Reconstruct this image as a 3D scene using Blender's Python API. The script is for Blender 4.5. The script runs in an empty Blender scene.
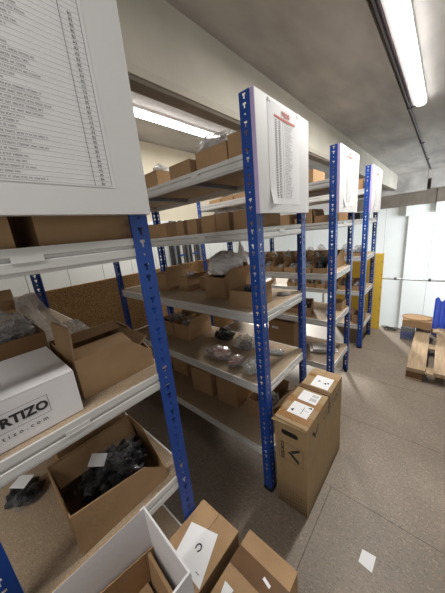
import bpy, bmesh, math, random
from mathutils import Vector, Matrix, noise
from math import radians as Rd, pi

scene = bpy.context.scene
COL = scene.collection
PI = pi

# ------------------------------------------------------------------ camera
cam_d = bpy.data.cameras.new('camera')
cam = bpy.data.objects.new('camera', cam_d); COL.objects.link(cam)
yaw, pitch, roll = Rd(42.8947), Rd(-14.6429), Rd(-5.6275)
F = Vector((-math.sin(yaw) * math.cos(pitch), math.cos(yaw) * math.cos(pitch), math.sin(pitch)))
R0 = Vector((math.cos(yaw), math.sin(yaw), 0)); U0 = R0.cross(F)
RR = R0 * math.cos(roll) + U0 * math.sin(roll)
UU = -R0 * math.sin(roll) + U0 * math.cos(roll)
cam.matrix_world = Matrix(((RR.x, UU.x, -F.x, 0.713), (RR.y, UU.y, -F.y, -1.075), (RR.z, UU.z, -F.z, 1.781), (0, 0, 0, 1)))
cam_d.sensor_fit = 'HORIZONTAL'; cam_d.sensor_width = 36.0
cam_d.lens = 240.08 * 36.0 / 445.0
cam_d.clip_start = 0.02; cam_d.clip_end = 200
scene.camera = cam

# ------------------------------------------------------------------ world, sun, view
w = bpy.data.worlds.new('world'); scene.world = w; w.use_nodes = True
bg = w.node_tree.nodes['Background']
bg.inputs[0].default_value = (1.0, 0.96, 0.91, 1); bg.inputs[1].default_value = 0.42
sun_d = bpy.data.lights.new('sun', 'SUN'); sun_d.energy = 5.0; sun_d.angle = Rd(6); sun_d.color = (1, .95, .86)
sun = bpy.data.objects.new('sun', sun_d); COL.objects.link(sun)
sun.rotation_euler = Vector((0.50, -0.83, -0.40)).to_track_quat('-Z', 'Y').to_euler()
wall_fill_d = bpy.data.lights.new('far_wall_fill', 'AREA'); wall_fill_d.shape = 'RECTANGLE'; wall_fill_d.size = 5; wall_fill_d.size_y = 3; wall_fill_d.energy = 330; wall_fill_d.color = (.92, .96, 1); wall_fill_d.spread = Rd(110)  # unseen fill light, added to brighten the far wall
wall_fill = bpy.data.objects.new('far_wall_fill', wall_fill_d); COL.objects.link(wall_fill); wall_fill.location = (5.8, 6.2, 1.2)
wall_fill.rotation_euler = Vector((-.80, .60, -.03)).to_track_quat('-Z', 'Y').to_euler()
scene.view_settings.view_transform = 'Standard'; scene.view_settings.look = 'None'
scene.view_settings.gamma = 1.0; scene.view_settings.use_curve_mapping = False
scene.view_settings.exposure = 0.08

# ------------------------------------------------------------------ materials
def srgb(r, g, b):
    f = lambda c: (c / 255 / 12.92) if c / 255 <= .04045 else ((c / 255 + .055) / 1.055) ** 2.4
    return (f(r), f(g), f(b), 1)
M = {}
def mat(name, rgb, rough=.6, metal=0, nscale=None, var=.12, bump=0, bscale=None, spec=.5, objvar=0, stretch=None, coat=0):
    m = bpy.data.materials.new(name); m.use_nodes = True
    nt = m.node_tree; n = nt.nodes; l = nt.links
    p = n['Principled BSDF']; p.inputs['Roughness'].default_value = rough; p.inputs['Metallic'].default_value = metal
    p.inputs['Specular IOR Level'].default_value = spec; p.inputs['Coat Weight'].default_value = coat
    c = srgb(*rgb); p.inputs['Base Color'].default_value = c
    tc = n.new('ShaderNodeTexCoord'); mp = n.new('ShaderNodeMapping'); l.new(tc.outputs['Object'], mp.inputs[0])
    if stretch: mp.inputs['Scale'].default_value = stretch
    out = None
    if nscale:
        nz = n.new('ShaderNodeTexNoise'); nz.inputs['Scale'].default_value = nscale; nz.inputs['Detail'].default_value = 5
        l.new(mp.outputs[0], nz.inputs[0])
        cr = n.new('ShaderNodeValToRGB'); cr.color_ramp.elements[0].position = .3; cr.color_ramp.elements[1].position = .7
        cr.color_ramp.elements[0].color = (c[0] * (1 - var), c[1] * (1 - var), c[2] * (1 - var), 1)
        cr.color_ramp.elements[1].color = (min(1, c[0] * (1 + var)), min(1, c[1] * (1 + var)), min(1, c[2] * (1 + var)), 1)
        l.new(nz.outputs[0], cr.inputs[0]); out = cr.outputs[0]; l.new(out, p.inputs['Base Color'])
    if objvar:
        oi = n.new('ShaderNodeObjectInfo'); hs = n.new('ShaderNodeHueSaturation')
        mr = n.new('ShaderNodeMapRange'); mr.inputs[3].default_value = 1 - objvar; mr.inputs[4].default_value = 1 + objvar
        l.new(oi.outputs['Random'], mr.inputs[0]); l.new(mr.outputs[0], hs.inputs['Value'])
        if out: l.new(out, hs.inputs['Color'])
        else: hs.inputs['Color'].default_value = c
        l.new(hs.outputs[0], p.inputs['Base Color']); out = hs.outputs[0]
    if bump:
        bz = n.new('ShaderNodeTexNoise'); bz.inputs['Scale'].default_value = bscale or 60; bz.inputs['Detail'].default_value = 4
        l.new(mp.outputs[0], bz.inputs[0]); b = n.new('ShaderNodeBump'); b.inputs['Strength'].default_value = bump; b.inputs['Distance'].default_value = .01
        l.new(bz.outputs[0], b.inputs['Height']); l.new(b.outputs[0], p.inputs['Normal'])
    M[name] = m
    return m
def speckle(name, base, chips, rough=.6, scale=60, dens=.5, var=.15, low=2.0, stretch=None):
    """base colour with flakes of other colours (voronoi cells coloured at random)"""
    m = mat(name, base, rough, nscale=low, var=var, stretch=None)
    nt = m.node_tree; n = nt.nodes; l = nt.links; p = n['Principled BSDF']
    src = p.inputs['Base Color'].links[0].from_socket
    tc = n.new('ShaderNodeTexCoord'); mp = n.new('ShaderNodeMapping'); l.new(tc.outputs['Object'], mp.inputs[0])
    if stretch: mp.inputs['Scale'].default_value = stretch
    for i, (rgb, sc, th) in enumerate(chips):
        v = n.new('ShaderNodeTexVoronoi'); v.inputs['Scale'].default_value = scale * sc; v.inputs['Randomness'].default_value = 1
        l.new(mp.outputs[0], v.inputs['Vector'])
        sp = n.new('ShaderNodeSeparateColor'); l.new(v.outputs['Color'], sp.inputs[0])
        lt = n.new('ShaderNodeMath'); lt.operation = 'LESS_THAN'; lt.inputs[1].default_value = th; l.new(sp.outputs[i % 3], lt.inputs[0])
        ds = n.new('ShaderNodeMath'); ds.operation = 'LESS_THAN'; ds.inputs[1].default_value = dens; l.new(v.outputs['Distance'], ds.inputs[0])
        mu = n.new('ShaderNodeMath'); mu.operation = 'MULTIPLY'; l.new(lt.outputs[0], mu.inputs[0]); l.new(ds.outputs[0], mu.inputs[1])
        mu2 = n.new('ShaderNodeMath'); mu2.operation = 'MULTIPLY'; l.new(mu.outputs[0], mu2.inputs[0]); mu2.inputs[1].default_value = .75
        mx = n.new('ShaderNodeMix'); mx.data_type = 'RGBA'; l.new(mu2.outputs[0], mx.inputs[0]); l.new(src, mx.inputs[6]); mx.inputs[7].default_value = srgb(*rgb)
        src = mx.outputs[2]
    l.new(src, p.inputs['Base Color'])
    return m
mat('steel_grey', (208, 208, 206), .42, .1, nscale=8, var=.04)
mat('steel_dark', (128, 130, 134), .45, .3)
mat('blue_paint', (20, 66, 146), .38, nscale=5, var=.1, spec=.5)
mat('cardboard', (165, 135, 102), .85, nscale=14, var=.07, bump=.15, bscale=90, spec=.15, objvar=.08)
mat('cardboard_shaded', (122, 94, 66), .9, nscale=20, var=.06, bump=.1, bscale=120, spec=.1)  # cardboard darkened in colour to stand for shade inside the boxes
mat('cardboard_grey', (164, 140, 106), .85, nscale=12, var=.08, spec=.2)
mat('white_card', (222, 220, 222), .7, nscale=9, var=.03, bump=.08, bscale=60, spec=.25)
mat('foam_board', (226, 226, 226), .5, nscale=3, var=.02)
mat('lavender', (186, 172, 214), .6)
mat('paper', (236, 236, 238), .65, nscale=4, var=.015)
mat('print_grey', (140, 140, 142), .8)
mat('print_mid', (92, 92, 96), .8)
mat('print_black', (42, 42, 44), .8)
mat('print_red', (205, 110, 96), .8)
mat('brown_tape', (104, 74, 44), .35, nscale=20, var=.12)
mat('tape_shade', (152, 112, 68), .35, coat=.3)
mat('black_rubber', (26, 26, 28), .5)
mat('black_goods', (17, 17, 19), .4, nscale=40, var=.4, bump=.4, bscale=60, spec=.3)
mat('grey_goods', (96, 94, 92), .4, nscale=60, var=.5, bump=.3, bscale=80)
mat('pink_goods', (196, 132, 124), .45, nscale=60, var=.35, bump=.3, bscale=80)
mat('clear_goods', (190, 190, 188), .35, nscale=60, var=.35, bump=.3, bscale=80)
mat('concrete', (170, 167, 163), .9, nscale=2.4, var=.3, bump=.15, bscale=30, stretch=(1, .35, 1))
mat('concrete_beam', (190, 186, 174), .9, nscale=2.2, var=.09, bump=.2, bscale=25)
mat('concrete_dark', (112, 104, 94), .95, nscale=3, var=.2)
mat('cream_wall', (206, 198, 178), .9, nscale=2, var=.05)
mat('white_panel', (234, 238, 235), .6, nscale=1.2, var=.03)
mat('joint_dark', (92, 86, 80), .9)
mat('yellow_paint', (222, 186, 72), .5, nscale=3, var=.06)
mat('galvanised', (170, 174, 178), .35, .6)
mat('conduit', (88, 80, 88), .5)
mat('lamp_body', (224, 222, 224), .45)
mat('lamp_side_shadow', (124, 106, 128), .6)
mat('pallet_wood', (166, 144, 116), .85, nscale=5, var=.22, bump=.3, bscale=30, stretch=(9, 1, 3))
mat('pallet_block', (104, 74, 50), .9, nscale=12, var=.25, bump=.4, bscale=40)
mat('blue_film', (84, 116, 235), .3, nscale=10, var=.2)
mat('white_bag', (226, 225, 224), .45, nscale=12, var=.06, bump=.2, bscale=25)
mat('blue_print', (88, 98, 140), .6, nscale=20, var=.3)
mat('dark_window', (44, 44, 46), .3)
speckle('chipboard', (164, 145, 122), [((184, 166, 142), 1, .35), ((142, 118, 92), 1.6, .3), ((120, 98, 76), 2.3, .12)], .75, 260, .6, .05)
speckle('osb', (150, 114, 70), [((186, 146, 94), 1, .4), ((104, 74, 42), 1.4, .3), ((206, 168, 112), 1.9, .18)], .8, 90, .6, .1, stretch=(1, 1, 1.8))
speckle('floor_tile', (128, 117, 105), [((158, 147, 133), 1, .14), ((112, 101, 90), .8, .22), ((160, 140, 120), 1.7, .16), ((96, 85, 76), 1.5, .14)], .48, 120, .42, .12, low=2.4, stretch=(.6, 1, 1))
M['floor_tile'].node_tree.nodes['Principled BSDF'].inputs['Specular IOR Level'].default_value = .35

def film(name, tint, alpha, rough=.12):
    m = bpy.data.materials.new(name); m.use_nodes = True; nt = m.node_tree; n = nt.nodes; l = nt.links
    out = n['Material Output']; p = n['Principled BSDF']; p.inputs['Base Color'].default_value = srgb(*tint); p.inputs['Roughness'].default_value = rough
    p.inputs['Specular IOR Level'].default_value = .9
    t = n.new('ShaderNodeBsdfTransparent'); mx = n.new('ShaderNodeMixShader')
    lw = n.new('ShaderNodeLayerWeight'); lw.inputs[0].default_value = .35
    nz = n.new('ShaderNodeTexNoise'); nz.inputs['Scale'].default_value = 22; nz.inputs['Detail'].default_value = 3
    tc = n.new('ShaderNodeTexCoord'); l.new(tc.outputs['Object'], nz.inputs[0])
    a = n.new('ShaderNodeMath'); a.operation = 'MULTIPLY_ADD'; l.new(nz.outputs[0], a.inputs[0]); a.inputs[1].default_value = .7; a.inputs[2].default_value = alpha - .35
    b = n.new('ShaderNodeMath'); b.operation = 'MULTIPLY_ADD'; l.new(lw.outputs['Facing'], b.inputs[0]); b.inputs[1].default_value = .3; l.new(a.outputs[0], b.inputs[2]); b.use_clamp = True
    l.new(b.outputs[0], mx.inputs[0]); l.new(t.outputs[0], mx.inputs[1]); l.new(p.outputs[0], mx.inputs[2]); l.new(mx.outputs[0], out.inputs[0])
    M[name] = m
film('clear_film', (206, 206, 206), .32)
film('thin_film', (170, 170, 172), .04, .08)
film('cloudy_film', (204, 202, 200), .55, .2)
def emis(name, rgb, s):
    m = bpy.data.materials.new(name); m.use_nodes = True; p = m.node_tree.nodes['Principled BSDF']
    p.inputs['Emission Color'].default_value = rgb + (1,); p.inputs['Emission Strength'].default_value = s; p.inputs['Base Color'].default_value = (1, 1, 1, 1)
    M[name] = m
emis('tube_glow', (1, .985, .96), 9)

# ------------------------------------------------------------------ helpers
def add_box(bm, x0, x1, y0, y1, z0, z1):
    v = [bm.verts.new(p) for p in ((x0, y0, z0), (x1, y0, z0), (x1, y1, z0), (x0, y1, z0), (x0, y0, z1), (x1, y0, z1), (x1, y1, z1), (x0, y1, z1))]
    for f in ((0, 3, 2, 1), (4, 5, 6, 7), (0, 1, 5, 4), (1, 2, 6, 5), (2, 3, 7, 6), (3, 0, 4, 7)): bm.faces.new([v[i] for i in f])
    return v
def add_prism(bm, pts, axis, a, b):
    """extrude a 2-D polygon along axis from a to b; pts are the other two coordinates in xyz order"""
    def P(p, t):
        q = list(p); q.insert('xyz'.index(axis), t); return q
    A = [bm.verts.new(P(p, a)) for p in pts]; B = [bm.verts.new(P(p, b)) for p in pts]; n = len(pts)
    for i in range(n): bm.faces.new((A[i], A[(i + 1) % n], B[(i + 1) % n], B[i]))
    bm.faces.new(A[::-1]); bm.faces.new(B)
def add_slab(bm, quad, t):
    """four 3-D corners, thickened by t along their normal"""
    q = [Vector(p) for p in quad]; nrm = (q[1] - q[0]).cross(q[3] - q[0]).normalized() * t
    A = [bm.verts.new(p) for p in q]; B = [bm.verts.new(p + nrm) for p in q]
    bm.faces.new(A[::-1]); bm.faces.new(B)
    for i in range(4): bm.faces.new((A[i], A[(i + 1) % 4], B[(i + 1) % 4], B[i]))
def add_tube(bm, pts, r, seg=8):
    pts = [Vector(p) for p in pts]; rings = []
    for i, p in enumerate(pts):
        d = (pts[min(i + 1, len(pts) - 1)] - pts[max(i - 1, 0)]).normalized()
        a = d.orthogonal().normalized() if i == 0 else (a - d * a.dot(d)).normalized()
        b = d.cross(a); rings.append([bm.verts.new(p + r * (a * math.cos(2 * PI * k / seg) + b * math.sin(2 * PI * k / seg))) for k in range(seg)])
    for i in range(len(rings) - 1):
        for k in range(seg): bm.faces.new((rings[i][k], rings[i][(k + 1) % seg], rings[i + 1][(k + 1) % seg], rings[i + 1][k]))
    bm.faces.new(rings[0][::-1]); bm.faces.new(rings[-1])
def NB(): return bmesh.new()
def mesh_of(bm, name, material):
    bmesh.ops.recalc_face_normals(bm, faces=bm.faces)
    me = bpy.data.meshes.new(name); bm.to_mesh(me); bm.free()
    me.materials.append(M[material] if isinstance(material, str) else material); return me
def link(name, me, parent=None, loc=None, rot=None):
    o = bpy.data.objects.new(name, me); COL.objects.link(o)
    if parent: o.parent = parent
    if loc is not None: o.location = loc
    if rot is not None: o.rotation_euler = rot
    return o
def obj(name, bm, material, parent=None, loc=None, bevel=0):
    o = link(name, mesh_of(bm, name, material), parent, loc)
    if bevel:
        b = o.modifiers.new('bevel', 'BEVEL'); b.width = bevel; b.segments = 2; b.limit_method = 'ANGLE'
    return o
def thing(name, label, cat, loc=(0, 0, 0), rotz=0, group=None):
    o = bpy.data.objects.new(name, None); COL.objects.link(o); o.location = loc; o.rotation_euler = (0, 0, rotz)
    o.empty_display_size = .1
    o['label'] = label; o['category'] = cat
    if group: o['group'] = group
    return o
def tag(o, label, cat, group=None):
    o['label'] = label; o['category'] = cat
    if group: o['group'] = group
    return o
def struct(name, bm, m, parent=None):
    o = obj(name, bm, m, parent)
    if parent is None: o['kind'] = 'structure'
    return o
def dup(root, loc, label=None, rotz=None):
    r = root.copy(); COL.objects.link(r); r.location = loc
    if rotz is not None: r.rotation_euler = (0, 0, rotz)
    if label: r['label'] = label
    for ch in list(root.children):
        c = ch.copy(); COL.objects.link(c); c.parent = r
        for g in list(ch.children):
            d = g.copy(); COL.objects.link(d); d.parent = c
    return r
FACE_X = Matrix(((0, 0, 1, 0), (1, 0, 0, 0), (0, 1, 0, 0), (0, 0, 0, 1)))      # print on a face looking +X: text runs +Y, up +Z
FACE_Y = Matrix(((1, 0, 0, 0), (0, 0, -1, 0), (0, 1, 0, 0), (0, 0, 0, 1)))     # face looking -Y: text runs +X, up +Z
def text(name, body, size, material, mtx, parent, bold=0, align='CENTER', spacing=1, line=1):
    cu = bpy.data.curves.new(name, 'FONT'); cu.body = body; cu.size = size; cu.align_x = align; cu.align_y = 'CENTER'
    cu.offset = bold; cu.space_character = spacing; cu.space_line = line; cu.resolution_u = 2
    t = bpy.data.objects.new('tmp', cu); COL.objects.link(t)
    bpy.context.view_layer.update()
    me = bpy.data.meshes.new_from_object(t.evaluated_get(bpy.context.evaluated_depsgraph_get()))
    bpy.data.objects.remove(t); bpy.data.curves.remove(cu)
    me.materials.clear(); me.materials.append(M[material])
    o = link(name, me, parent); o.matrix_local = mtx
    return o
def rects_print(name, rects, material, mtx, parent):
    """flat print: thin rectangles (u0,u1,v0,v1) in the plane of mtx"""
    bm = NB()
    for u0, u1, v0, v1 in rects:
        bm.faces.new([bm.verts.new((a, b, 0)) for a, b in ((u0, v0), (u1, v0), (u1, v1), (u0, v1))])
    me = bpy.data.meshes.new(name); bm.to_mesh(me); bm.free(); me.materials.append(M[material])
    o = link(name, me, parent); o.matrix_local = mtx; return o
ORD = ['first', 'second', 'third', 'fourth', 'fifth', 'sixth', 'seventh', 'eighth', 'ninth', 'tenth', 'eleventh', 'twelfth']

# ------------------------------------------------------------------ the room
YW = 3.5          # edge of the upper floor (guard rail)
fl = struct('floor', (lambda b: (add_box(b, -2.55, 3.4, -4.2, YW, -.30, -.012), b)[1])(NB()), 'joint_dark')
rowys = [-4.2 + .0, -3.44, -2.695, -1.95, -1.205, -.46, .285, 1.03, 1.775, 2.52, YW]
offs = [.9, .1, 1.2, .6, 1.3, .306, 1.75, 1.25, 1.9, 1.0]
for i in range(len(rowys) - 1):
    y0, y1 = rowys[i], rowys[i + 1]; xs = [-2.55]
    k = offs[i] - 2.98
    while k < 3.4:
        if k > -2.5: xs.append(k)
        k += 2.98
    xs.append(3.4)
    for a, c in zip(xs[:-1], xs[1:]):
        b = NB(); add_box(b, a + .0012, c - .0012, y0 + .0012, y1 - .0012, -.012, 0); obj('floor_tile', b, 'floor_tile', fl)
b = NB(); add_box(b, -9, 8, YW + .4, 10.3, -3.6, -3.5); struct('trim_1', b, 'concrete')      # floor of the lower hall

# ceiling: long precast slabs with a recessed joint between them
ce = struct('ceiling', (lambda b: (add_box(b, -2.55, 3.4, -4.2, 9.9, 3.16, 3.3), b)[1])(NB()), 'concrete_dark')
for a, c in ((-2.55, -.78), (-.66, .20), (.225, 1.6), (1.625, 3.4)):
    for y0, y1 in ((-4.2, 9.9),):
        b = NB(); add_box(b, a, c, y0, y1, 3.13, 3.165); obj('ceiling_slab', b, 'concrete', ce)
# light rib running along the racks
b = NB(); add_prism(b, [(-.64, 3.13), (-.64, 2.72), (-.655, 2.68), (-.775, 2.68), (-.79, 2.72), (-.82, 3.13)], 'y', -4.2, 9.82)
rib = struct('trim_2', b, 'concrete_beam')
b = NB(); add_box(b, -.765, -.665, -4.2, 9.82, 2.655, 2.6795); obj('soffit_plank', b, 'concrete_dark', rib)
b = NB(); add_prism(b, [(2.4, 3.13), (2.42, 2.68), (2.56, 2.68), (2.58, 3.13)], 'y', -4.2, 9.82); struct('trim_3', b, 'concrete_beam')
# cross beams at the far end
b = NB()
add_box(b, -2.6, -.83, 9.83, 10.1, 2.53, 3.3)
add_box(b, -.83, .17, 9.83, 10.1, 2.53, 3.3); add_box(b, .27, 6, 9.83, 10.1, 2.56, 3.3)
struct('trim_4', b, 'concrete')
b = NB(); add_box(b, -2.6, .0, 10.12, 10.35, 2.1, 2.9); add_box(b, .0, .45, 10.14, 10.35, 2.1, 2.9); add_box(b, .45, 8, 10.12, 10.35, 2.12, 2.9)
struct('trim_5', b, 'concrete_dark')
# far wall of white cladding panels
wf = struct('wall_far', (lambda b: (add_box(b, -9, 8, 10.6, 10.8, -3.6, 2.26), b)[1])(NB()), 'white_panel')
x = -8.2
xs = []
while x < 7: xs.append(x); x += .72
for i, x in enumerate(xs):
    b = NB(); right = x > -.45
    add_box(b, x + .003, x + .717, 10.40 if right else 10.5, 10.6, -3.5, 2.24); obj('wall_panel', b, 'white_panel', wf)
b = NB(); add_box(b, -.36, .02, 10.2, 10.4, 1.75, 2.24); add_box(b, .45, .8, 10.2, 10.4, 1.8, 2.2); obj('wall_pilaster', b, 'white_panel', wf, bevel=.01)
# left wall: cream concrete above, white panels below
wl = struct('wall_left', (lambda b: (add_box(b, -2.75, -2.56, -4.2, YW, -.3, 3.3), b)[1])(NB()), 'cream_wall')
y = -4.2
while y < YW - .05:
    b = NB(); add_box(b, -2.56, -2.53, y + .003, min(y + .40, YW) - .003, 0, 2.05); obj('wall_panel', b, 'white_panel', wl); y += .40
b = NB(); add_box(b, -2.56, -2.545, -4.2, YW, 0, .09); struct('baseboard_left', b, 'steel_dark')

# chipboard sheet standing behind the racks
t = thing('particle_board_sheet', 'long brown particle board sheet standing behind the left ends of the racks', 'board', (-1.9, 0, 0))
b = NB(); add_box(b, -.03, 0, -2.4, 1.99, 0, 1.43); obj('sheet', b, 'osb', t, bevel=.002)
b = NB(); add_box(b, -.045, -.03, -2.4, 1.99, .1, .16); add_box(b, -.045, -.03, -2.4, 1.99, 1.2, 1.26); obj('batten', b, 'pallet_wood', t)
# rack uprights / dark and grey profiles leaning against the left wall
t = thing('metal_profile_bundle', 'dark and grey upright metal profiles tied with blue straps by the white wall', 'metal profiles', (-2.46, 1.0, 0))
rnd = random.Random(5)
yy = .25; i = 0
while yy < .95:
    wd = rnd.choice((.03, .04, .05)); b = NB(); add_box(b, -.03, .02, yy, yy + wd, 0, 2.0 + rnd.random() * .06)
    obj('profile', b, ('dark_window', 'steel_dark', 'dark_window', 'steel_grey', 'joint_dark')[i % 5], t); yy += wd + .012; i += 1
for a, c in ((.38, .52), (.68, .82)):
    b = NB(); add_box(b, .021, .026, a, c, 1.49, 1.515); obj('strap', b, 'blue_paint', t)

# ------------------------------------------------------------------ racks
L, D, H = 1.743, .60, 2.40
LV = [.345, .837, 1.315, 1.793, 2.148]
FW = .060; FT = .0018
def post_mesh():
    bm = NB()
    def flange(m):
        def bx(u0, u1, z0, z1):
            if m == 0: add_box(bm, u0, u1, 0, FT, z0, z1)
            else: add_box(bm, 0, FT, u0, u1, z0, z1)
        a, c, e, f = .021, .039, .0265, .0335     # slot column, stem column
        bx(0 if m == 0 else FT, a, 0, H); bx(c, FW, 0, H)
        p = .0378; z = H; k = 0
        while z - p > .02:     # from the top down: two keyholes and a round hole, over and over
            if k % 3 < 2:      # keyhole: wide head above a narrow stem
                bx(a, c, z - .009, z); bx(a, e, z - .032, z - .018); bx(f, c, z - .032, z - .018); bx(a, c, z - p, z - .032)
            else:
                bx(a, c, z - .014, z); bx(a, e, z - .021, z - .014); bx(f, c, z - .021, z - .014); bx(a, c, z - p, z - .021)
            z -= p; k += 1
        bx(a, c, 0, z)
        if m == 0: add_box(bm, FW - FT, FW, FT, .007, 0, H)
        else: add_box(bm, FT, .007, FW - FT, FW, 0, H)
    flange(0); flange(1)
    return mesh_of(bm, 'post', 'blue_paint')
def beam_mesh(length):
    """beam along +X, outer face toward -Y, top at z=0"""
    bm = NB()
    prof = [(.0025, 0), (.0025, -.020), (.010, -.023), (.010, -.029), (.0025, -.033), (.0025, -.054), (.007, -.057), (.007, -.064), (.030, -.064), (.030, -.018), (.0098, -.018), (.0098, 0)]
    add_prism(bm, prof, 'x', FW, length - FW)
    for a, c in ((.0035, FW), (length - FW, length - .0035)): add_box(bm, a, c, .0022, .005, -.062, -.002)
    return mesh_of(bm, 'beam', 'steel_grey')
PM = post_mesh(); BL = beam_mesh(L); BS = beam_mesh(D)
bm = NB(); add_box(bm, -L + .0102, -.0102, .0102, D - .0102, -.0175, -.001); BOARD = mesh_of(bm, 'shelf_board', 'chipboard')
bm = NB(); add_box(bm, -.02, .02, .0305, D - .0305, -.046, -.0185); BAR = mesh_of(bm, 'support_bar', 'steel_dark')
bm = NB(); add_box(bm, -.032, .032, .0008, .0022, -.034, -.019); add_box(bm, -.032, .032, .0000, .0008, -.034, -.032); HOLD = mesh_of(bm, 'label_holder', 'steel_grey')
bm = NB(); add_box(bm, -.002, FW + .003, -.002, FW + .003, -.0, .004); add_box(bm, -.002, -.0003, -.002, FW + .003, .004, .03); add_box(bm, -.0003, FW + .003, -.002, -.0003, .004, .03)
FOOT = mesh_of(bm, 'foot_cap', 'black_rubber')
def rack(y0, label):
    t = thing('shelving_rack', label, 'shelving', (0, y0, 0), 0, 'blue and grey boltless racks in a row')
    for (px, py, r) in ((0, 0, 90), (-L, 0, 0), (0, D, 180), (-L, D, 270)):
        p = link('post', PM, t, (px, py, 0.0), (0, 0, Rd(r))); link('foot_cap', FOOT, p)
    for z in LV:
        fb = link('long_beam', BL, t, (-L, 0, z)); link('label_holder', HOLD, fb, (L - .42, 0, 0)); link('label_holder', HOLD, fb, (L - 1.2, 0, 0))
        eb = link('end_beam', BS, t, (0, 0, z), (0, 0, PI / 2))
        if z < 2: link('label_holder', HOLD, eb, (.27, 0, 0))
        link('long_beam', BL, t, (0, D, z), (0, 0, PI))
        link('end_beam', BS, t, (-L, D, z), (0, 0, -PI / 2))
        link('shelf_board', BOARD, t, (0, 0, z)); link('support_bar', BAR, t, (-.56, 0, z)); link('support_bar', BAR, t, (-1.16, 0, z))
    return t
P0 = 1.2465
RY = {'A': -P0 + .021, 'B': 0.0, 'C': P0, 'D': 2 * P0}
racks = {'A': rack(RY['A'], 'nearest blue post rack at left edge, holding the white printed box')}
for k, lb in (('B', 'second blue post rack, standing beside the tall brown carton in the aisle'),
              ('C', 'third blue post rack, with a white sheet pile on its bottom shelf'),
              ('D', 'farthest blue post rack, in front of the yellow board')):
    racks[k] = dup(racks['A'], (0, RY[k], 0), lb)

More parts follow.
